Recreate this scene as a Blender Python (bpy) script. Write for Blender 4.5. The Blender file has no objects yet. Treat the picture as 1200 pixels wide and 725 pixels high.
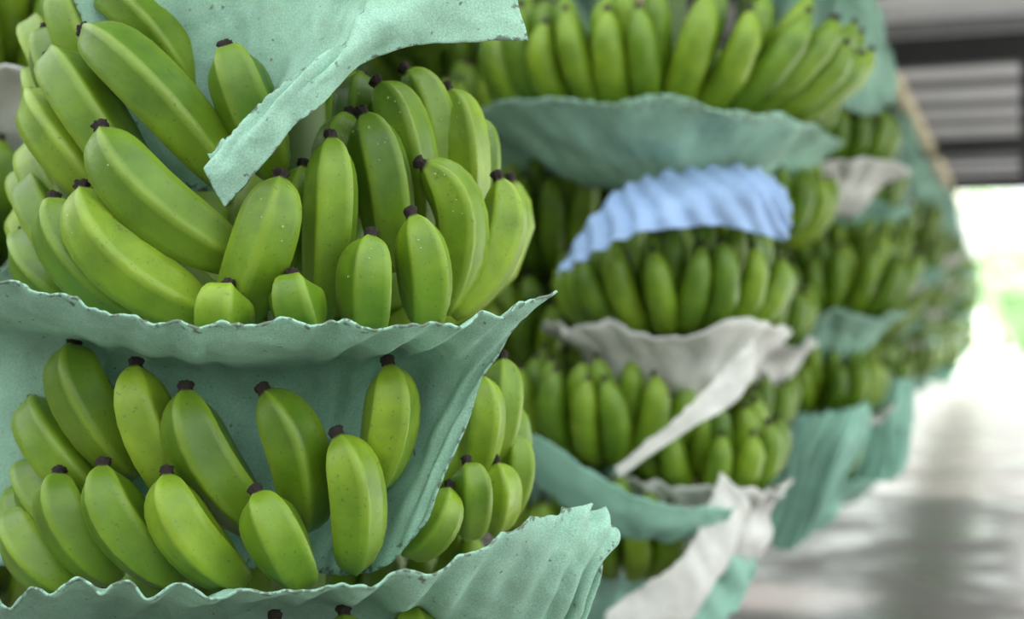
import bpy, math, random
from mathutils import Vector, noise
random.seed(7)
D = bpy.data
col = bpy.context.scene.collection
bpy.context.scene.view_settings.view_transform = 'Standard'

# ------------------------------------------------------------ materials
def newmat(name):
    m = D.materials.new(name); m.use_nodes = True
    nt = m.node_tree
    return m, nt, nt.nodes['Principled BSDF']
def N(nt, typ, **kw):
    n = nt.nodes.new(typ)
    for k, v in kw.items(): setattr(n, k, v)
    return n
def ramp(nt, src, stops):
    r = N(nt, 'ShaderNodeValToRGB')
    el = r.color_ramp.elements
    while len(el) < len(stops): el.new(0.5)
    for e, (p, c) in zip(el, stops):
        e.position = p; e.color = (*c, 1) if len(c) == 3 else c
    nt.links.new(src, r.inputs[0]); return r
def mix(nt, fac, a, b, mode='MIX'):
    m = N(nt, 'ShaderNodeMix', data_type='RGBA', blend_type=mode)
    for sock, val in ((m.inputs[0], fac), (m.inputs[6], a), (m.inputs[7], b)):
        if hasattr(val, 'is_linked') or hasattr(val, 'links'): nt.links.new(val, sock)
        else: sock.default_value = val if not isinstance(val, tuple) else (*val, 1)
    return m.outputs[2]

def banana_mat():
    m, nt, b = newmat('banana_peel')
    at = N(nt, 'ShaderNodeAttribute', attribute_name='t')
    ar = N(nt, 'ShaderNodeAttribute', attribute_name='rnd')
    ag = N(nt, 'ShaderNodeAttribute', attribute_name='ridge')
    tc = N(nt, 'ShaderNodeTexCoord')
    nz = N(nt, 'ShaderNodeTexNoise'); nz.inputs['Scale'].default_value = 18; nz.inputs['Detail'].default_value = 6
    nt.links.new(tc.outputs['Object'], nz.inputs['Vector'])
    c1 = ramp(nt, ar.outputs['Fac'], [(0, (0.072, 0.155, 0.006)), (0.5, (0.108, 0.208, 0.009)), (1, (0.168, 0.278, 0.014))])
    c2 = ramp(nt, nz.outputs['Fac'], [(0.3, (0.60, 0.68, 0.6)), (0.7, (1.27, 1.2, 1.15))])
    base = mix(nt, 1.0, c1.outputs[0], c2.outputs[0], 'MULTIPLY')
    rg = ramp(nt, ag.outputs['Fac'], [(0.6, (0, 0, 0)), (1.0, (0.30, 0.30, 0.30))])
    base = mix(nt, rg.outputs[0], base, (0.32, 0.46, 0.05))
    lite = ramp(nt, at.outputs['Fac'], [(0.12, (.22, .22, .22)), (0.3, (0, 0, 0)), (0.6, (0, 0, 0)), (1.0, (0.30, 0.30, 0.30))])
    base = mix(nt, lite.outputs[0], base, (0.27, 0.39, 0.035))
    n2 = N(nt, 'ShaderNodeTexNoise'); n2.inputs['Scale'].default_value = 190; n2.inputs['Detail'].default_value = 2
    nt.links.new(tc.outputs['Object'], n2.inputs['Vector'])
    fl = ramp(nt, n2.outputs['Fac'], [(0.65, (0, 0, 0)), (0.72, (0.55, 0.55, 0.55))])
    base = mix(nt, fl.outputs[0], base, (0.06, 0.065, 0.015))
    tip = ramp(nt, at.outputs['Fac'], [(0.118, (1, 1, 1)), (0.142, (0, 0, 0))])
    base = mix(nt, tip.outputs[0], base, (0.018, 0.012, 0.010))
    nt.links.new(base, b.inputs['Base Color'])
    ro = ramp(nt, tip.outputs[0], [(0, (0.43,) * 3), (1, (0.9,) * 3)])
    nt.links.new(ro.outputs[0], b.inputs['Roughness'])
    b.inputs['Specular IOR Level'].default_value = 0.42
    b.inputs['Subsurface Weight'].default_value = 0.04
    b.inputs['Subsurface Radius'].default_value = (0.01, 0.012, 0.002)
    b.inputs['Subsurface Scale'].default_value = 0.4
    n4 = N(nt, 'ShaderNodeTexNoise'); n4.inputs['Scale'].default_value = 60; n4.inputs['Detail'].default_value = 3
    nt.links.new(tc.outputs['Object'], n4.inputs['Vector'])
    bp = N(nt, 'ShaderNodeBump'); bp.inputs['Strength'].default_value = 0.32; bp.inputs['Distance'].default_value = 0.0025
    nt.links.new(n4.outputs['Fac'], bp.inputs['Height']); nt.links.new(bp.outputs[0], b.inputs['Normal'])
    return m

def foam_mat(name, c, dirt=True, trans=0.22):
    m, nt, b = newmat(name)
    tc = N(nt, 'ShaderNodeTexCoord')
    nz = N(nt, 'ShaderNodeTexNoise'); nz.inputs['Scale'].default_value = 9; nz.inputs['Detail'].default_value = 8
    nt.links.new(tc.outputs['Object'], nz.inputs['Vector'])
    r = ramp(nt, nz.outputs['Fac'], [(0.3, tuple(x * 0.78 for x in c)), (0.65, tuple(min(1, x * 1.12) for x in c))])
    base = r.outputs[0]
    n3 = N(nt, 'ShaderNodeTexNoise'); n3.inputs['Scale'].default_value = 480; n3.inputs['Detail'].default_value = 3
    nt.links.new(tc.outputs['Object'], n3.inputs['Vector'])
    g = ramp(nt, n3.outputs['Fac'], [(0.35, (0.83, 0.83, 0.83)), (0.65, (1.10, 1.10, 1.10))])
    base = mix(nt, 1.0, base, g.outputs[0], 'MULTIPLY')
    if dirt:
        n5 = N(nt, 'ShaderNodeTexNoise'); n5.inputs['Scale'].default_value = 28; n5.inputs['Detail'].default_value = 6
        nt.links.new(tc.outputs['Object'], n5.inputs['Vector'])
        f = ramp(nt, n5.outputs['Fac'], [(0.55, (0, 0, 0)), (0.75, (0.45, 0.45, 0.45))])
        base = mix(nt, f.outputs[0], base, (0.24, 0.36, 0.25))
        n2 = N(nt, 'ShaderNodeTexNoise'); n2.inputs['Scale'].default_value = 105; n2.inputs['Detail'].default_value = 4
        nt.links.new(tc.outputs['Object'], n2.inputs['Vector'])
        ed = N(nt, 'ShaderNodeAttribute', attribute_name='edge')
        ad = N(nt, 'ShaderNodeMath', operation='MULTIPLY_ADD'); ad.inputs[1].default_value = 0.18
        nt.links.new(ed.outputs['Fac'], ad.inputs[0]); nt.links.new(n2.outputs['Fac'], ad.inputs[2])
        f = ramp(nt, ad.outputs[0], [(0.66, (0, 0, 0)), (0.74, (0.75, 0.75, 0.75))])
        base = mix(nt, f.outputs[0], base, (0.085, 0.09, 0.06))
    nt.links.new(base, b.inputs['Base Color'])
    b.inputs['Roughness'].default_value = 0.65
    b.inputs['Specular IOR Level'].default_value = 0.3
    bp = N(nt, 'ShaderNodeBump'); bp.inputs['Strength'].default_value = 0.35; bp.inputs['Distance'].default_value = 0.001
    nt.links.new(n3.outputs['Fac'], bp.inputs['Height']); nt.links.new(bp.outputs[0], b.inputs['Normal'])
    tr = N(nt, 'ShaderNodeBsdfTranslucent'); nt.links.new(base, tr.inputs['Color'])
    ms = N(nt, 'ShaderNodeMixShader'); ms.inputs[0].default_value = trans
    nt.links.new(b.outputs[0], ms.inputs[1]); nt.links.new(tr.outputs[0], ms.inputs[2])
    nt.links.new(ms.outputs[0], nt.nodes['Material Output'].inputs['Surface'])
    return m

def plain(name, c, rough=0.6, metal=0.0, var=0.2, scale=5):
    m, nt, b = newmat(name)
    tc = N(nt, 'ShaderNodeTexCoord')
    nz = N(nt, 'ShaderNodeTexNoise'); nz.inputs['Scale'].default_value = scale; nz.inputs['Detail'].default_value = 5
    nt.links.new(tc.outputs['Object'], nz.inputs['Vector'])
    r = ramp(nt, nz.outputs['Fac'], [(0.3, tuple(x * (1 - var) for x in c)), (0.7, tuple(min(1, x * (1 + var)) for x in c))])
    nt.links.new(r.outputs[0], b.inputs['Base Color'])
    b.inputs['Roughness'].default_value = rough; b.inputs['Metallic'].default_value = metal
    return m

M_BAN = banana_mat()
M_MINT = foam_mat('foam_mint', (0.335, 0.575, 0.45))
M_TEAL = foam_mat('foam_teal', (0.38, 0.68, 0.56), False, 0.35)
M_WHITE = foam_mat('foam_white', (0.72, 0.74, 0.70), False)
M_BLUE = foam_mat('foam_blue', (0.34, 0.50, 0.76), False, .2)
M_STEM = plain('banana_stalk', (0.06, 0.11, 0.02), 0.6)
M_STEEL = plain('dark_steel', (0.035, 0.035, 0.04), 0.5)
M_GALV = plain('galvanised_steel', (0.22, 0.22, 0.24), 0.5)
M_RAIL = plain('rail_timber', (0.68, 0.60, 0.40), 0.6)
M_ROPE = plain('rope', (0.45, 0.38, 0.25), 0.9)

# ------------------------------------------------------------ mesh helpers
def link(o, parent=None, mat=None, smooth=True):
    col.objects.link(o)
    if mat: o.data.materials.append(mat)
    if smooth and o.type == 'MESH':
        o.data.polygons.foreach_set('use_smooth', [True] * len(o.data.polygons))
    if parent: o.parent = parent
    return o
def empty(name):
    e = D.objects.new(name, None); e.empty_display_size = 0.1; col.objects.link(e); return e

PROF_HI = [(-.066, .09), (-.060, .20), (-.044, .26), (-.022, .215), (-.008, .205), (.004, .24), (.018, .31), (.04, .42), (.075, .58), (.12, .72), (.18, .845), (.26, .945), (.36, 1), (.48, 1.02), (.60, 1.01), (.72, .97), (.84, .87), (.94, .68), (1, .42)]
PROF_LO = [(-.06, .22), (0, .20), (.03, .40), (.10, .70), (.22, .92), (.45, 1.0), (.68, 1), (.86, .85), (1, .42)]

class Acc:
    def __init__(s): s.V = []; s.F = []; s.t = []; s.r = []; s.g = []
    def obj(s, name, parent=None, mat=None):
        me = D.meshes.new(name); me.from_pydata(s.V, [], s.F)
        for nm, arr in (('t', s.t), ('rnd', s.r), ('ridge', s.g)):
            a = me.attributes.new(nm, 'FLOAT', 'POINT'); a.data.foreach_set('value', arr)
        me.update()
        return link(D.objects.new(name, me), parent, mat or M_BAN)

def banana(A, p0, pm, p2, r, hi=True, ref=None, ns=None, pent=1.2):
    """p0 = blossom tip, pm = middle, p2 = stalk end, swept pentagonal finger"""
    C = 2 * pm - 0.5 * (p0 + p2)
    ns = ns or (25 if hi else 10)
    prof = PROF_HI if hi else PROF_LO
    ref = ref or Vector((0, -1, 0))
    ph = random.uniform(-0.6, 0.6); rn = random.random()
    b0 = len(A.V); k = len(prof)
    out = []
    for i, (t, rr) in enumerate(prof):
        tt = max(t, 0)
        P = (1 - tt) ** 2 * p0 + 2 * tt * (1 - tt) * C + tt * tt * p2
        T = (2 * (1 - tt) * (C - p0) + 2 * tt * (p2 - C)).normalized()
        if t < 0:
            P = P + T * t * .19
        Nn = (ref - T * T.dot(ref)).normalized(); B = T.cross(Nn)
        out.append((P, Nn, rr * r))
        for j in range(ns):
            a = 2 * math.pi * j / ns
            w = (a % (2 * math.pi / 5)) - math.pi / 5
            pr = math.cos(math.pi / 5) / math.cos(w)
            ridge = abs(w) / (math.pi / 5)
            f = (1 - pent) + pent * pr * 1.10 if hi else 1.0
            if t < 0.0:
                f = 1 + (random.uniform(-.28, .28) if hi else 0)
            aa = a + ph
            A.V.append(P + (Nn * math.cos(aa) + B * math.sin(aa)) * r * rr * f)
            A.t.append(max(0.0, t * 0.88 + 0.12)); A.r.append(rn); A.g.append(ridge if hi else 0.3)
    for i in range(k - 1):
        for j in range(ns):
            j2 = (j + 1) % ns
            A.F.append((b0 + i * ns + j, b0 + i * ns + j2, b0 + (i + 1) * ns + j2, b0 + (i + 1) * ns + j))
    A.F.append(tuple(b0 + j for j in range(ns))[::-1])
    A.F.append(tuple(b0 + (k - 1) * ns + j for j in range(ns)))
    return out

def cr(p0, p1, p2, p3, t):
    return 0.5 * ((2 * p1) + (-p0 + p2) * t + (2 * p0 - 5 * p1 + 4 * p2 - p3) * t * t + (-p0 + 3 * p1 - 3 * p2 + p3) * t ** 3)
def crl(L, s):
    n = len(L) - 1; x = s * n; i = min(int(x), n - 1); f = x - i
    g = lambda k: L[k] if 0 <= k <= n else (2 * L[0] - L[1] if k < 0 else 2 * L[n] - L[n - 1])
    return cr(g(i - 1), g(i), g(i + 1), g(i + 2), f)

def sheet(name, grid, nu=220, nv=50, amp=0.006, freq=14, skew=0.15, mat=None, parent=None, thick=0.003, seed=0, fade=0.25, wob=0.006, reg=False):
    cols = [[Vector(p) for p in row] for row in grid]
    base = []
    for j in range(nv + 1):
        v = j / nv
        rows = [crl([cols[k][c] for k in range(len(cols))], v) for c in range(len(cols[0]))]
        base.append([crl(rows, i / nu) for i in range(nu + 1)])
    V = []; E = []
    for j in range(nv + 1):
        for i in range(nu + 1):
            u, v = i / nu, j / nv
            du = base[j][min(i + 1, nu)] - base[j][max(i - 1, 0)]
            dv = base[min(j + 1, nv)][i] - base[max(j - 1, 0)][i]
            n = du.cross(dv)
            n = n.normalized() if n.length > 1e-12 else Vector((0, -1, 0))
            p = base[j][i]
            a = amp * (1 - (1 - fade) * v) * ((0.8 + .6 * noise.noise(Vector((u * 5, v * 2, seed)))) if reg else max(.08, 0.6 + 1.7 * noise.noise(Vector((u * 5, v * 2, seed)))))
            ph = noise.noise(Vector((u * 4, v * 1.5, seed + 9))) * (.6 if reg else 2.2)
            d = a * math.sin(2 * math.pi * (freq * (u + skew * v)) + ph * 2)
            # creases
            cz = noise.noise(Vector((p.x * 22, p.y * 22, p.z * 22 + seed)))
            d += (abs(cz) ** .7) * wob * .5
            w = noise.noise_vector(p * 9 + Vector((seed, 0, 0))) * wob + noise.noise_vector(p * 40 + Vector((seed, 3, 0))) * wob * 0.3
            q = p + n * d + w
            rim = max(0, 1 - v * 8)
            q.z += a * 0.25 * math.sin(2 * math.pi * freq * (u + skew * v) + ph * 2 + 1.2) * (1 - v)
            q.z += rim * (noise.noise(Vector((u * 70, seed, 0))) * .0036 + noise.noise(Vector((u * 22, seed, 5))) * .006)
            V.append(q)
            em = min(u * nu / 3, (1 - u) * nu / 3, v * nv / 2.5, (1 - v) * nv / 2.5)
            E.append(max(0, 1 - em))
    F = [(j * (nu + 1) + i, j * (nu + 1) + i + 1, (j + 1) * (nu + 1) + i + 1, (j + 1) * (nu + 1) + i) for j in range(nv) for i in range(nu)]
    me = D.meshes.new(name); me.from_pydata(V, [], F)
    at = me.attributes.new('edge', 'FLOAT', 'POINT'); at.data.foreach_set('value', E); me.update()
    o = link(D.objects.new(name, me), parent, mat or M_MINT)
    s = o.modifiers.new('thick', 'SOLIDIFY'); s.thickness = thick; s.offset = 0
    return o

def tube(name, pts, rads, ns=12, mat=None, parent=None):
    V, F = [], []
    for i, (p, r) in enumerate(zip(pts, rads)):
        p = Vector(p)
        T = (Vector(pts[min(i + 1, len(pts) - 1)]) - Vector(pts[max(i - 1, 0)])).normalized()
        a = T.orthogonal().normalized() if abs(T.z) < 0.9 else Vector((1, 0, 0))
        a = (a - T * T.dot(a)).normalized(); b = T.cross(a)
        for j in range(ns):
            th = 2 * math.pi * j / ns
            V.append(p + (a * math.cos(th) + b * math.sin(th)) * r)
    k = len(pts)
    for i in range(k - 1):
        for j in range(ns):
            j2 = (j + 1) % ns
            F.append((i * ns + j, i * ns + j2, (i + 1) * ns + j2, (i + 1) * ns + j))
    F.append(tuple(range(ns))[::-1]); F.append(tuple((k - 1) * ns + j for j in range(ns)))
    me = D.meshes.new(name); me.from_pydata(V, [], F); me.update()
    return link(D.objects.new(name, me), parent, mat)

def box(name, size, loc, rotz=0, mat=None, parent=None):
    x, y, z = [s / 2 for s in size]
    V = [(sx * x, sy * y, sz * z) for sx in (-1, 1) for sy in (-1, 1) for sz in (-1, 1)]
    F = [(0, 1, 3, 2), (4, 6, 7, 5), (0, 4, 5, 1), (2, 3, 7, 6), (0, 2, 6, 4), (1, 5, 7, 3)]
    me = D.meshes.new(name); me.from_pydata(V, [], F); me.update()
    o = D.objects.new(name, me); o.location = loc; o.rotation_euler = (0, 0, rotz)
    return link(o, parent, mat, False)

ROOF_Z = 3.05
DIR = Vector((0.334, 0.943, 0)); NRM = Vector((0.943, -0.334, 0))
ANG = math.atan2(DIR.y, DIR.x)

# ------------------------------------------------------------ FRONT BUNCH (mm: x right, z down, from the bunch's upper-left corner)
OX, OZ = -0.600, 1.762
AX = -0.31
def yS(x):
    d = min(0.345, abs(x - AX)); return 2.0 - math.sqrt(0.37 ** 2 - d * d)
def L(x, z, lay):
    X = OX + x / 1000; return Vector((X, yS(X) + lay * 0.052, OZ - z / 1000))
front = empty('banana_bunch')
ups = [ # tip, mid, base, width, layer
 ((75,20),(168,96),(266,215),76,1.2), ((20,42),(78,115),(150,226),76,1.1), ((118,152),(180,235),(278,304),80,0.15),
 ((-14,88),(40,150),(100,228),74,0.9), ((42,230),(82,302),(165,376),72,0.25), ((95,222),(148,305),(245,368),80,-.15),
 ((258,50),(282,112),(310,200),72,1.6), ((-30,195),(10,250),(60,330),66,1.1), ((-45,262),(0,310),(50,350),62,0.8),
 ((20,-60),(42,10),(80,90),66,2.2), ((-25,-10),(10,60),(60,130),60,2.0), ((60,-50),(130,-10),(200,90),60,2.6),
 ((333,212),(314,292),(268,385),74,0.2), ((387,162),(388,248),(372,370),64,0.75), ((420,127),(444,203),(450,310),70,1.5),
 ((435,83),(466,153),(478,270),68,2.2), ((466,58),(498,128),(508,250),62,2.9), ((518,80),(537,153),(535,270),62,2.6),
 ((550,112),(558,165),(550,260),50,3.0), ((492,186),(536,253),(515,365),66,0.9), ((583,196),(584,278),(522,368),64,0.9),
 ((482,252),(498,318),(494,385),67,0.1), ((436,279),(432,333),(428,388),68,-.1), ((350,326),(355,358),(362,392),66,-.2),
 ((277,338),(273,365),(272,392),68,-.2), ((345,190),(340,260),(335,340),60,2.0), ((-40,140),(0,200),(50,280),66,1.6),
 ((-70,225),(-30,270),(20,335),66,1.8), ((0,140),(40,215),(100,290),66,2.2), ((-75,170),(-35,225),(20,280),66,2.0),
 ((397,122),(382,190),(375,290),60,2.4), ((-65,30),(-25,90),(30,170),64,2.5), ((-70,-40),(-30,20),(20,100),64,2.6), ((410,70),(405,120),(410,240),60,3.4),
]
mids = [
 ((57,408),(78,473),(138,565),78,1.1), ((150,431),(170,512),(215,605),72,1.0), ((217,458),(244,538),(302,625),77,0.75),
 ((311,459),(350,532),(352,622),72,0.8), ((455,428),(457,496),(430,578),67,0.2), ((400,508),(419,577),(412,668),69,-0.05),
 ((311,572),(334,620),(354,682),71,-.15), ((204,553),(230,616),(282,682),72,0.0), ((121,547),(146,612),(207,682),73,0.1),
 ((52,563),(72,618),(122,688),72,0.2), ((-15,480),(28,533),(85,600),72,0.9), ((-25,560),(15,603),(70,660),68,0.8),
 ((-30,620),(10,660),(60,705),68,0.0), ((-40,590),(-10,640),(30,700),68,0.8), ((-50,440),(-20,500),(40,570),68,1.4),
 ((588,428),(586,492),(570,570),54,1.9), ((560,448),(563,512),(545,590),56,1.5), ((545,555),(550,593),(545,650),56,0.9),
 ((580,560),(585,603),(575,650),52,1.2), ((602,530),(605,577),(590,640),52,1.9), ((522,583),(505,627),(470,660),54,0.9),
]
lows = [((329,717),(332,775),(330,850),68,0), ((406,715),(410,775),(405,850),68,0), ((482,711),(484,772),(478,850),68,0.0),
 ((250,745),(255,795),(258,850),68,0), ((170,752),(178,802),(185,860),68,.2), ((90,755),(100,805),(115,860),68,.3), ((555,740),(555,795),(545,850),64,.3),
 ((20,757),(30,805),(50,860),66,.5)]
drops = []
for nm, tab in (('hand_upper', ups), ('hand_middle', mids), ('hand_lower', lows)):
    A = Acc()
    for (t, m, b, w, lay) in tab:
        p0, pm, p2 = L(*t, lay - .15), L(*m, lay - .2), L(*b, lay + .8)
        res = banana(A, p0, pm, p2, w / 2000 * .93 * (1 + lay * .025), True, Vector((0, -1, 0.1)))
        if nm == 'hand_upper' and (t[0] > 320 or t[0] in (118, 95)):
            drops.append(res)
    A.obj(nm, front)
def hand(A, c, zb, R, a0, a1, n, Lf=0.2, r=0.033, rows=2, hi=False, splay=0.0, ns=None):
    for row in range(rows):
        for i in range(n):
            a = a0 + (a1 - a0) * (i + 0.5 * (row % 2) + random.uniform(-.15, .15)) / n
            k = Lf * random.uniform(0.86, 1.1)
            rad = R - 0.05 * row
            lift = 0.055 * row + 0.0
            e = Vector((math.cos(a), math.sin(a), 0)); c3 = Vector((c[0], c[1], zb))
            s = Vector((-e.y, e.x, 0)) * random.uniform(-.025, .025)
            sp = splay * max(0, math.cos(a))
            up = Vector((sp, 0, 1 - .35 * sp)).normalized()
            p2 = c3 + e * rad * 0.42 + Vector((0, 0, lift * .5))
            pm = c3 + e * rad * 0.95 + up * (k * 0.38 + lift)
            p0 = c3 + e * rad * 1.04 + up * (k * 0.95 + lift) + s
            banana(A, p0, pm, p2, r * random.uniform(.88, 1.05), hi, e, ns)
fc = (AX, 2.02)
for nm, zb in (('hand_upper_back', 1.37), ('hand_middle_back', 1.07), ('hand_lower_back', 0.80), ('hand_top', 1.83)):
    A = Acc()
    if nm == 'hand_top': hand(A, fc, zb, .33, 0, 2 * math.pi, 18, .21, .036)
    else: hand(A, fc, zb, .30, 0.05 * math.pi, 0.95 * math.pi, 10, .21, .036)
    A.obj(nm, front)
tube('stalk', [(fc[0], fc[1], .7), (fc[0] + .01, fc[1], 1.2), (fc[0], fc[1], 1.9), (fc[0], fc[1], 2.5)], [.03, .045, .04, .035], 14, M_STEM, front)
tube('hanging_rope', [(fc[0], fc[1], 2.45), (fc[0], fc[1], ROOF_Z - .1)], [.008, .008], 8, M_ROPE, front)

# water droplets
dV, dF = [], []
for res in drops:
    for _ in range(random.randint(4, 14)):
        i = random.randint(7, len(res) - 7)
        P, Nn, rr = res[i]; P2, N2, r2 = res[i + 1]; f = random.random()
        P = P.lerp(P2, f); rr = rr + (r2 - rr) * f
        a = random.uniform(-.9, .9)
        nrm = (Vector((math.sin(a), -math.cos(a), 0.05))).normalized()
        c = P + nrm * rr * 0.95; s = random.uniform(.0008, .0019)
        b = len(dV); m, k = 6, 4
        t1 = nrm.orthogonal().normalized(); t2 = nrm.cross(t1)
        for ii in range(k):
            ph = math.pi / 2 * ii / k
            for jj in range(m):
                th = 2 * math.pi * jj / m
                dV.append(c + (t1 * math.cos(th) + t2 * math.sin(th)) * s * math.cos(ph) + nrm * s * .8 * math.sin(ph))
        dV.append(c + nrm * s * .8)
        for ii in range(k - 1):
            for jj in range(m):
                j2 = (jj + 1) % m
                dF.append((b + ii * m + jj, b + ii * m + j2, b + (ii + 1) * m + j2, b + (ii + 1) * m + jj))
        for jj in range(m): dF.append((b + (k - 1) * m + jj, b + (k - 1) * m + (jj + 1) % m, b + k * m))
me = D.meshes.new('water_droplets'); me.from_pydata(dV, [], dF); me.update()
mw, nt, bw = newmat('water'); bw.inputs['Base Color'].default_value = (.75, .85, .5, 1); bw.inputs['Roughness'].default_value = .05
bw.inputs['Transmission Weight'].default_value = .8; bw.inputs['IOR'].default_value = 1.33
link(D.objects.new('water_droplets', me), front, mw)

# foam sheets of the front bunch
def G(rows): return [[(OX + x / 1000, y, OZ - z / 1000) for (x, z, y) in r] for r in rows]
sheet('foam_sheet', G([
 [(-90,318,1.66),(20,330,1.60),(110,350,1.575),(200,374,1.555),(300,376,1.55),(400,380,1.55),(500,380,1.555),(585,366,1.59),(652,345,1.64)],
 [(-90,365,1.73),(20,370,1.67),(110,388,1.64),(200,408,1.62),(300,412,1.61),(400,405,1.62),(490,402,1.63),(560,396,1.635),(610,378,1.655)],
 [(-90,420,1.82),(20,410,1.80),(110,425,1.78),(200,445,1.77),(300,450,1.77),(385,440,1.775),(455,435,1.765),(525,450,1.70),(575,430,1.665)],
 [(-90,540,1.84),(20,550,1.83),(110,560,1.82),(200,565,1.81),(300,570,1.81),(375,580,1.80),(430,575,1.77),(485,565,1.71),(535,520,1.68)],
 [(-90,690,1.84),(20,690,1.83),(110,690,1.82),(200,690,1.82),(300,690,1.81),(360,690,1.77),(400,685,1.74),(450,665,1.70),(500,612,1.68)]]),
 nu=300, amp=.0065, freq=13, skew=.14, seed=1, fade=.4)
sheet('foam_sheet', G([
 [(-90,712,1.68),(20,692,1.61),(120,668,1.575),(220,670,1.55),(330,670,1.54),(430,662,1.54),(530,640,1.555),(610,606,1.59),(670,590,1.65),(712,606,1.70)],
 [(-90,760,1.76),(20,735,1.70),(120,705,1.68),(220,702,1.66),(330,700,1.65),(430,696,1.645),(530,685,1.62),(620,655,1.62),(685,625,1.65),(728,632,1.68)],
 [(-90,840,1.84),(20,830,1.80),(120,780,1.78),(220,770,1.77),(330,760,1.77),(430,755,1.76),(530,755,1.71),(615,725,1.67),(675,690,1.67),(708,670,1.68)],
 [(-90,900,1.86),(20,900,1.84),(120,900,1.82),(220,900,1.82),(330,890,1.81),(430,880,1.79),(530,850,1.75),(600,810,1.72),(655,780,1.70),(685,740,1.70)]]),
 nu=300, amp=.009, freq=15, skew=.16, seed=5, fade=.6)
sheet('foam_sheet', G([
 [(256,185,1.60),(300,150,1.59),(350,108,1.59),(400,68,1.60),(432,20,1.61),(470,-60,1.63),(520,-120,1.66)],
 [(262,215,1.585),(308,172,1.575),(352,130,1.575),(402,92,1.585),(452,45,1.595),(520,0,1.61),(590,-50,1.64)],
 [(277,246,1.595),(318,202,1.585),(354,164,1.585),(392,128,1.60),(436,84,1.61),(500,60,1.62),(618,54,1.64)]]),
 nu=180, nv=50, amp=.005, freq=4, skew=.3, seed=11, fade=1)
sheet('foam_sheet', G([
 [(20,-120,1.78),(120,-120,1.77),(220,-120,1.75),(330,-110,1.72),(420,-100,1.69),(520,-90,1.68)],
 [(50,-20,1.80),(130,-20,1.79),(230,-20,1.77),(310,-15,1.73),(375,-5,1.68),(440,5,1.65)],
 [(80,80,1.82),(150,90,1.81),(230,90,1.79),(300,80,1.73),(360,70,1.67),(428,42,1.62)],
 [(120,200,1.84),(180,210,1.83),(230,215,1.81),(270,200,1.74),(290,180,1.67),(300,150,1.615)]]),
 nu=180, nv=60, amp=.006, freq=5, skew=.3, seed=14, fade=1)

# ------------------------------------------------------------ other bunches
def bowl(name, c, zr, R, mat, a0=-math.pi * 1.15, a1=math.pi * .15, drop=.17, inn=.13, tilt=0., flare=.05, parent=None, freq=12, seed=0, amp=.007, lo=True):
    rows = []
    for v in (0, .33, .66, 1):
        row = []
        for k in range(13):
            a = a0 + (a1 - a0) * k / 12
            rr = (R + flare) * (1 - v) + inn * v + random.uniform(-.02, .02) * (1 - v)
            if v == .33: rr = R * .82 + .02
            z = zr - drop * v + tilt * math.cos(a) + random.uniform(-.018, .018) * (1 - v)
            row.append((c[0] + rr * math.cos(a), c[1] + rr * math.sin(a), z))
        rows.append(row)
    return sheet(name, rows, nu=130 if lo else 220, nv=14, amp=amp, freq=freq, skew=.05, mat=mat, parent=parent, seed=seed, thick=.005, wob=.012)

def sleeve(c, z0, z1, R, mat, parent, seed):
    rows = []
    for k in range(6):
        v = k / 5; z = z1 + (z0 - z1) * v
        rr = R * (0.30 + 0.70 * v ** .8)
        rows.append([(c[0] + rr * (1 + random.uniform(-.15, .15)) * math.cos(a), c[1] + rr * math.sin(a), z + random.uniform(-.04, .04) * v) for a in [2 * math.pi * q / 12 - math.pi / 2 for q in range(13)]])
    return sheet('bunch_sleeve', rows, nu=90, nv=24, amp=.014, freq=11, skew=.1, mat=mat, parent=parent, seed=seed, thick=.004, fade=1, wob=.05)

def bunch(c, hands, low=10, sleeve_mat=None, full=True, seed=0):
    """hands: (dx, zbase, R, n, Lf, sheet_mat, sheet tilt[, splay])"""
    e = empty('banana_bunch')
    A = Acc()
    for h in hands:
        (dx, zb, R, n, Lf, sm, tl) = h[:7]; sp = h[7] if len(h) > 7 else 0
        cc = (c[0] + dx, c[1])
        hand(A, cc, zb, R, -math.pi * 1.1, math.pi * (.1 if not full else .9), n if not full else int(n * 1.65), Lf, .034 * (Lf / .2) ** .5, 2, False, splay=sp, ns=low)
        if sm: bowl('foam_liner', cc, zb + .02, R, sm, tilt=tl, parent=e, seed=seed + zb)
    A.obj('hands', e)
    zl = min(h[1] for h in hands); zh = max(h[1] for h in hands)
    tube('stalk', [(c[0], c[1], zl - .1), (c[0], c[1], zh + .3), (c[0], c[1], 2.6)], [.03, .045, .03], 8, M_STEM, e)
    tube('hanging_rope', [(c[0], c[1], 2.55), (c[0], c[1], ROOF_Z - .1)], [.01, .01], 6, M_ROPE, e)
    if sleeve_mat: sleeve(c, zh + .22, 2.85, .28, sleeve_mat, e, seed)
    return e

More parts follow.
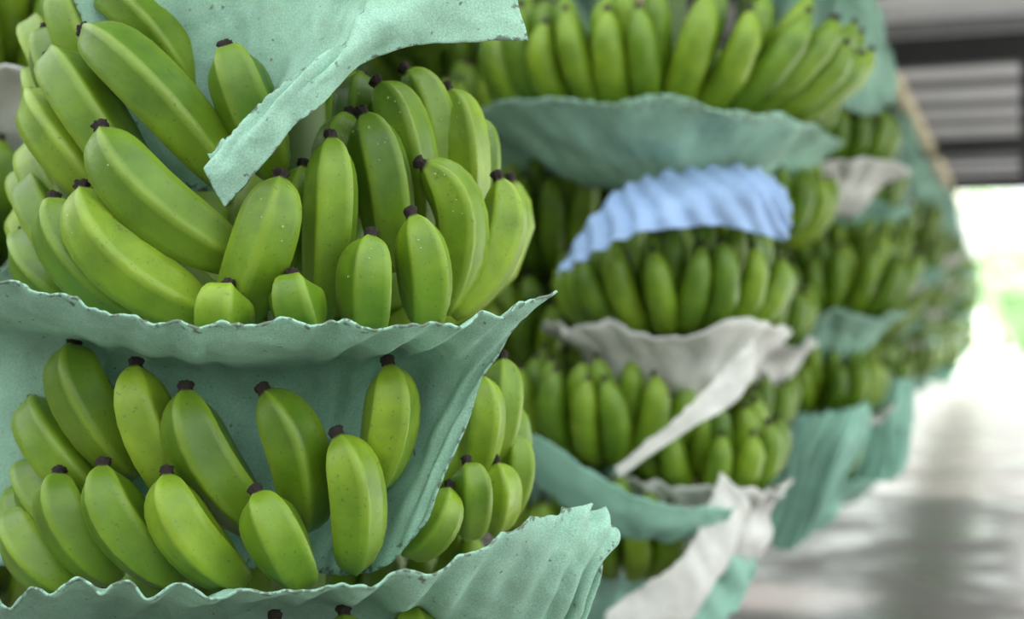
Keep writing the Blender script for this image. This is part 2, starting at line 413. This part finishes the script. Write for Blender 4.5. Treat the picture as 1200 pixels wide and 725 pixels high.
bunch((.36, 3.3), [(-.05, 1.80, .34, 17, .25, M_MINT, -.03, .65), (.01, 1.34, .235, 12, .2, M_WHITE, .0, .05), (-.14, 1.06, .21, 10, .2, None, 0),
    (.08, .98, .17, 8, .17, M_WHITE, 0), (-.10, .80, .19, 10, .17, None, 0)], 12, seed=21)
bunch((.10, 3.85), [(0, 1.82, .28, 12, .2, M_MINT, 0), (.02, 1.50, .27, 13, .25, None, 0), (-.02, 1.24, .26, 12, .2, None, 0), (.1, 0.98, .24, 11, .19, M_TEAL, 0), (.12, .72, .22, 9, .17, M_TEAL, 0)], 12, seed=31)
sheet('blue_foam_sheet', [
 [(.22, 3.05, 1.65), (.31, 3.06, 1.69), (.42, 3.06, 1.71), (.53, 3.08, 1.705), (.60, 3.14, 1.66)],
 [(.15, 3.02, 1.57), (.25, 2.99, 1.61), (.37, 2.97, 1.64), (.50, 3.00, 1.64), (.61, 3.10, 1.60)],
 [(.09, 3.04, 1.47), (.17, 2.97, 1.52), (.28, 2.95, 1.56), (.44, 2.98, 1.575), (.60, 3.1, 1.55)]],
 nu=200, nv=40, amp=.008, freq=9, skew=-.4, mat=M_BLUE, seed=33, fade=1, reg=True)
sheet('white_foam_sheet', [
 [(.51, 3.00, 1.335), (.43, 2.98, 1.26), (.35, 2.96, 1.18), (.21, 2.95, 1.07)],
 [(.51, 3.02, 1.25), (.46, 2.99, 1.20), (.37, 2.97, 1.15), (.22, 2.96, 1.05)]], nu=60, nv=20, amp=.002, freq=3, mat=M_WHITE, seed=3, fade=1, wob=.003)
sheet('foam_sheet', [
 [(-.03, 2.96, 1.17), (.08, 2.92, 1.12), (.21, 2.91, 1.04), (.34, 2.92, .995), (.47, 2.98, .985)],
 [(.0, 2.98, 1.11), (.10, 2.95, 1.05), (.22, 2.95, .97), (.34, 2.96, .945), (.46, 3.02, .955)],
 [(.06, 3.04, 1.02), (.13, 3.02, .97), (.23, 3.02, .92), (.34, 3.02, .91), (.45, 3.06, .93)]], nu=140, nv=30, amp=.004, freq=5, mat=M_TEAL, seed=35, fade=1, wob=.004)
sheet('white_foam_sheet', [
 [(.445, 3.04, 1.056), (.405, 3.0, .97), (.345, 2.97, .875), (.19, 2.96, .765)],
 [(.51, 3.08, .98), (.46, 3.05, .87), (.38, 3.0, .78), (.20, 2.96, .71)],
 [(.49, 3.14, .90), (.43, 3.08, .80), (.34, 3.03, .70), (.20, 2.99, .64)]], nu=80, nv=40, amp=.004, freq=3, mat=M_WHITE, seed=4, fade=1, wob=.006)
sheet('foam_sheet', [
 [(.52, 3.2, .95), (.47, 3.15, .88), (.40, 3.12, .80), (.30, 3.1, .72)],
 [(.57, 3.25, .87), (.52, 3.2, .80), (.44, 3.15, .72), (.34, 3.1, .66)],
 [(.55, 3.3, .78), (.49, 3.2, .72), (.42, 3.15, .66), (.34, 3.1, .60)]], nu=80, nv=40, amp=.008, freq=5, mat=M_TEAL, seed=6, fade=1)
mats = [M_MINT, None, M_TEAL, M_WHITE, None]
bunch((.74, 4.45), [(0, 1.9, .24, 11, .2, M_MINT, 0), (0, 1.6, .24, 11, .2, None, 0), (-.05, 1.28, .22, 10, .2, M_WHITE, 0), (-.08, 1.0, .2, 10, .2, None, 0)], 9, seed=61)
bunch((1.04, 4.9), [(0, 1.86, .25, 12, .2, M_WHITE, 0), (0, 1.36, .26, 12, .24, M_MINT, 0, .3), (-.04, 1.03, .25, 11, .2, M_WHITE, 0), (-.1, .80, .22, 10, .18, M_TEAL, 0)], 9, sleeve_mat=M_MINT, seed=41)
sheet('foam_sheet', [
 [(.92, 4.6, 1.06), (1.00, 4.55, 1.07), (1.10, 4.55, 1.09), (1.18, 4.7, 1.09)],
 [(.86, 4.6, .90), (.95, 4.5, .92), (1.05, 4.5, .95), (1.14, 4.7, .95)],
 [(.80, 4.6, .66), (.88, 4.55, .63), (.94, 4.55, .68), (1.02, 4.7, .78)]], nu=90, nv=40, amp=.014, freq=8, mat=M_TEAL, seed=44, fade=1)
sheet('foam_sheet', [
 [(1.24, 5.0, 1.14), (1.33, 4.95, 1.16), (1.42, 5.0, 1.15)],
 [(1.22, 5.0, .95), (1.32, 4.95, .96), (1.41, 5.0, .97)],
 [(1.20, 5.0, .82), (1.30, 4.95, .80), (1.38, 5.0, .84)]], nu=60, nv=40, amp=.014, freq=5, mat=M_TEAL, seed=45, fade=1)
Y = 6.2; i = 0
while Y < 26:
    x = -.97 + .354 * Y + random.uniform(-.05, .1)
    if i == 0: x += .12
    hs = []; z = random.uniform(1.78, 1.95)
    for k in range(5):
        if z < .6: break
        hs.append((random.uniform(-.05, .05), z, random.uniform(.26, .33) - .02 * k, 11, .22, random.choice(mats), random.uniform(-.03, .03)))
        z -= random.uniform(.24, .30)
    bunch((x, Y), hs, 7, sleeve_mat=random.choice([M_MINT, M_TEAL, M_WHITE]), full=False, seed=50 + i)
    Y += 1.1; i += 1
for j, Y in enumerate([2.75, 3.5, 4.2, 4.9, 5.7, 6.6, 8.0]):
    x = -1.95 + .354 * Y
    hs = [(0, z, .3, 11, .2, random.choice(mats), 0) for z in (2.15, 1.8, 1.45, 1.15, .85)]
    bunch((x, Y), hs, 7, sleeve_mat=M_MINT, full=False, seed=80 + j)

# ------------------------------------------------------------ shed
def along(s, n, z):
    p = DIR * s + NRM * n; return (p.x, p.y, z)
m, nt, b = newmat('wet_concrete')
tc = N(nt, 'ShaderNodeTexCoord')
nz = N(nt, 'ShaderNodeTexNoise'); nz.inputs['Scale'].default_value = 2.2; nz.inputs['Detail'].default_value = 7
nt.links.new(tc.outputs['Object'], nz.inputs['Vector'])
r = ramp(nt, nz.outputs['Fac'], [(.35, (.12, .102, .097)), (.65, (.21, .185, .178))]); nt.links.new(r.outputs[0], b.inputs['Base Color'])
r2 = ramp(nt, nz.outputs['Fac'], [(.38, (.22,) * 3), (.62, (.46,) * 3)]); nt.links.new(r2.outputs[0], b.inputs['Roughness'])
me = D.meshes.new('floor'); me.from_pydata([along(-6, -9, 0), along(-6, 12, 0), along(30, 12, 0), along(30, -9, 0)], [], [(0, 1, 2, 3)])
link(D.objects.new('floor', me), None, m, False)
m = plain('pale_gravel_ground', (.60, .64, .52), .9, 0, .2, .6)
me = D.meshes.new('ground'); me.from_pydata([(-120, -40, -.03), (140, -40, -.03), (140, 160, -.03), (-120, 160, -.03)], [], [(0, 1, 2, 3)])
link(D.objects.new('ground', me), None, m, False)
m_roof = plain('roof_sheet', (.74, .76, .80), .5, 0, .12, 1.5)
def roof(name, s0, s1, n0, n1, parent=None):
    V, F = [], []
    st = .05
    k = max(2, int((s1 - s0) / st))
    for i in range(k + 1):
        s = s0 + (s1 - s0) * i / k
        z = ROOF_Z + .16 + .07 * math.sin(2 * math.pi * s / .5)
        V.append(along(s, n0, z)); V.append(along(s, n1, z))
    for i in range(k): F.append((2 * i, 2 * i + 1, 2 * i + 3, 2 * i + 2))
    me = D.meshes.new(name); me.from_pydata(V, [], F); me.update()
    o = link(D.objects.new(name, me), parent, m_roof); o.modifiers.new('t', 'SOLIDIFY').thickness = .004
    return o
R = empty('ceiling')
NW = 4.7
roof('roof_main', 2.9, 21, -7, 2.2, R)
roof('sun_shade_a', 2.9, 10.6, 2.2, NW, R)  # unseen side panels, added to keep the sun off the near floor
roof('sun_shade_b', 10.6, 11.2, 2.2, 2.75, R)  # gap up to the next panel, shaped to drop a sun patch on the floor
roof('sun_shade_c', 10.6, 11.2, 3.9, NW, R)
roof('sun_shade_g', 11.2, 15.0, 2.2, NW, R)
for k, s in enumerate([9.35, 14.9, 19.2]):
    n1 = NW if s < 14 else 2.2
    box('roof_beam', (.16, n1 + 7, .18), along(s, (n1 - 7) / 2, ROOF_Z - .03), ANG, M_STEEL)
    box('roof_post', (.12, .12, ROOF_Z), along(s, n1 - .1, ROOF_Z / 2), ANG, M_STEEL)
s = 4.2
while s < 21:
    if min(abs(s - q) for q in (9.35, 14.9, 19.2)) > .35:
        n1 = NW if s < 10 else 2.2
        box('roof_purlin', (.05, n1 + 7, .07), along(s, (n1 - 7) / 2, ROOF_Z + .03), ANG, M_GALV)
    s += 1.15
box('roof_beam_hanger', (.07, .07, .75), along(9.35, .06, ROOF_Z - .45), ANG, M_STEEL)
box('hanging_rail', (24, .07, .10), along(10, -.80, ROOF_Z - .05), ANG, M_RAIL)
box('hanging_rail', (24, .09, .12), along(10, -1.86, ROOF_Z - .05), ANG, M_RAIL)
m_wall = plain('painted_block', (.14, .15, .13), .8)
box('wall_left', (26, .2, 3.2), along(9, -7.1, 1.6), ANG, m_wall)
box('front_light_blocker', (.2, 14, 3.2), along(-4.0, 0, 1.6), ANG, m_wall)  # unseen wall added behind the camera to cut frontal light

# ------------------------------------------------------------ trees outside
m_leaf, nt, b = newmat('leaves')
b.inputs['Base Color'].default_value = (.40, .57, .32, 1); b.inputs['Roughness'].default_value = .5
tr = N(nt, 'ShaderNodeBsdfTranslucent'); tr.inputs['Color'].default_value = (.70, .86, .60, 1)
ms = N(nt, 'ShaderNodeMixShader'); ms.inputs[0].default_value = .55
nt.links.new(b.outputs[0], ms.inputs[1]); nt.links.new(tr.outputs[0], ms.inputs[2]); nt.links.new(ms.outputs[0], nt.nodes['Material Output'].inputs['Surface'])
m_bark = plain('bark', (.22, .18, .13), .9)
def tree(x, y, h, R, seed):
    rnd = random.Random(seed)
    e = empty('tree')
    tube('trunk', [(x, y, -.05), (x + .1, y, h * .4), (x, y, h * .75)], [.2, .14, .06], 9, m_bark, e)
    V, F = [], []
    for k in range(600):
        d = Vector((rnd.gauss(0, 1), rnd.gauss(0, 1), rnd.gauss(0, 1))).normalized() * R * rnd.uniform(.5, 1)
        c = Vector((x, y, h * .62)) + Vector((d.x, d.y, d.z * (h * .42 / R)))
        c += noise.noise_vector(c * .7) * .8
        a = Vector((rnd.gauss(0, 1), rnd.gauss(0, 1), rnd.gauss(0, 1))).normalized() * .30
        b2 = a.orthogonal().normalized() * .13
        i0 = len(V); V += [c - a, c + b2, c + a, c - b2]; F.append((i0, i0 + 1, i0 + 2, i0 + 3))
    me = D.meshes.new('foliage'); me.from_pydata(V, [], F); me.update()
    link(D.objects.new('foliage', me), e, m_leaf, False)
for k, (x, y, h, R) in enumerate([(14, 52, 5, 3), (18, 52, 4, 2.2), (23, 58, 5, 2.6), (28, 56, 6, 3.5), (10, 55, 7, 3.5), (34, 60, 7, 4), (15.5, 42, 1.8, 1.3), (20, 60, 7, 2.5)]):
    tree(x, y, h, R, k)

# ------------------------------------------------------------ light
w = D.worlds.new('World'); bpy.context.scene.world = w; w.use_nodes = True
bg = w.node_tree.nodes['Background']; bg.inputs[0].default_value = (.95, .985, 1, 1); bg.inputs[1].default_value = 2.9
sd = D.lights.new('sun', 'SUN'); sd.energy = 14; sd.angle = .02; sd.color = (1, .98, .94)
so = D.objects.new('sun', sd); col.objects.link(so)
az = math.radians(50); el = math.radians(28)
h = DIR * math.cos(az) + NRM * math.sin(az)
src = h * math.cos(el) + Vector((0, 0, math.sin(el)))
so.rotation_euler = src.to_track_quat('Z', 'Y').to_euler(); so.location = (10, 20, 12)

# ------------------------------------------------------------ camera
cd = D.cameras.new('camera'); cd.lens = 50; cd.sensor_width = 36
cd.dof.use_dof = True; cd.dof.focus_distance = 1.62; cd.dof.aperture_fstop = 2.4
co = D.objects.new('camera', cd); col.objects.link(co)
co.location = (0, 0, 1.4); co.rotation_euler = (math.radians(90), 0, 0)
bpy.context.scene.camera = co
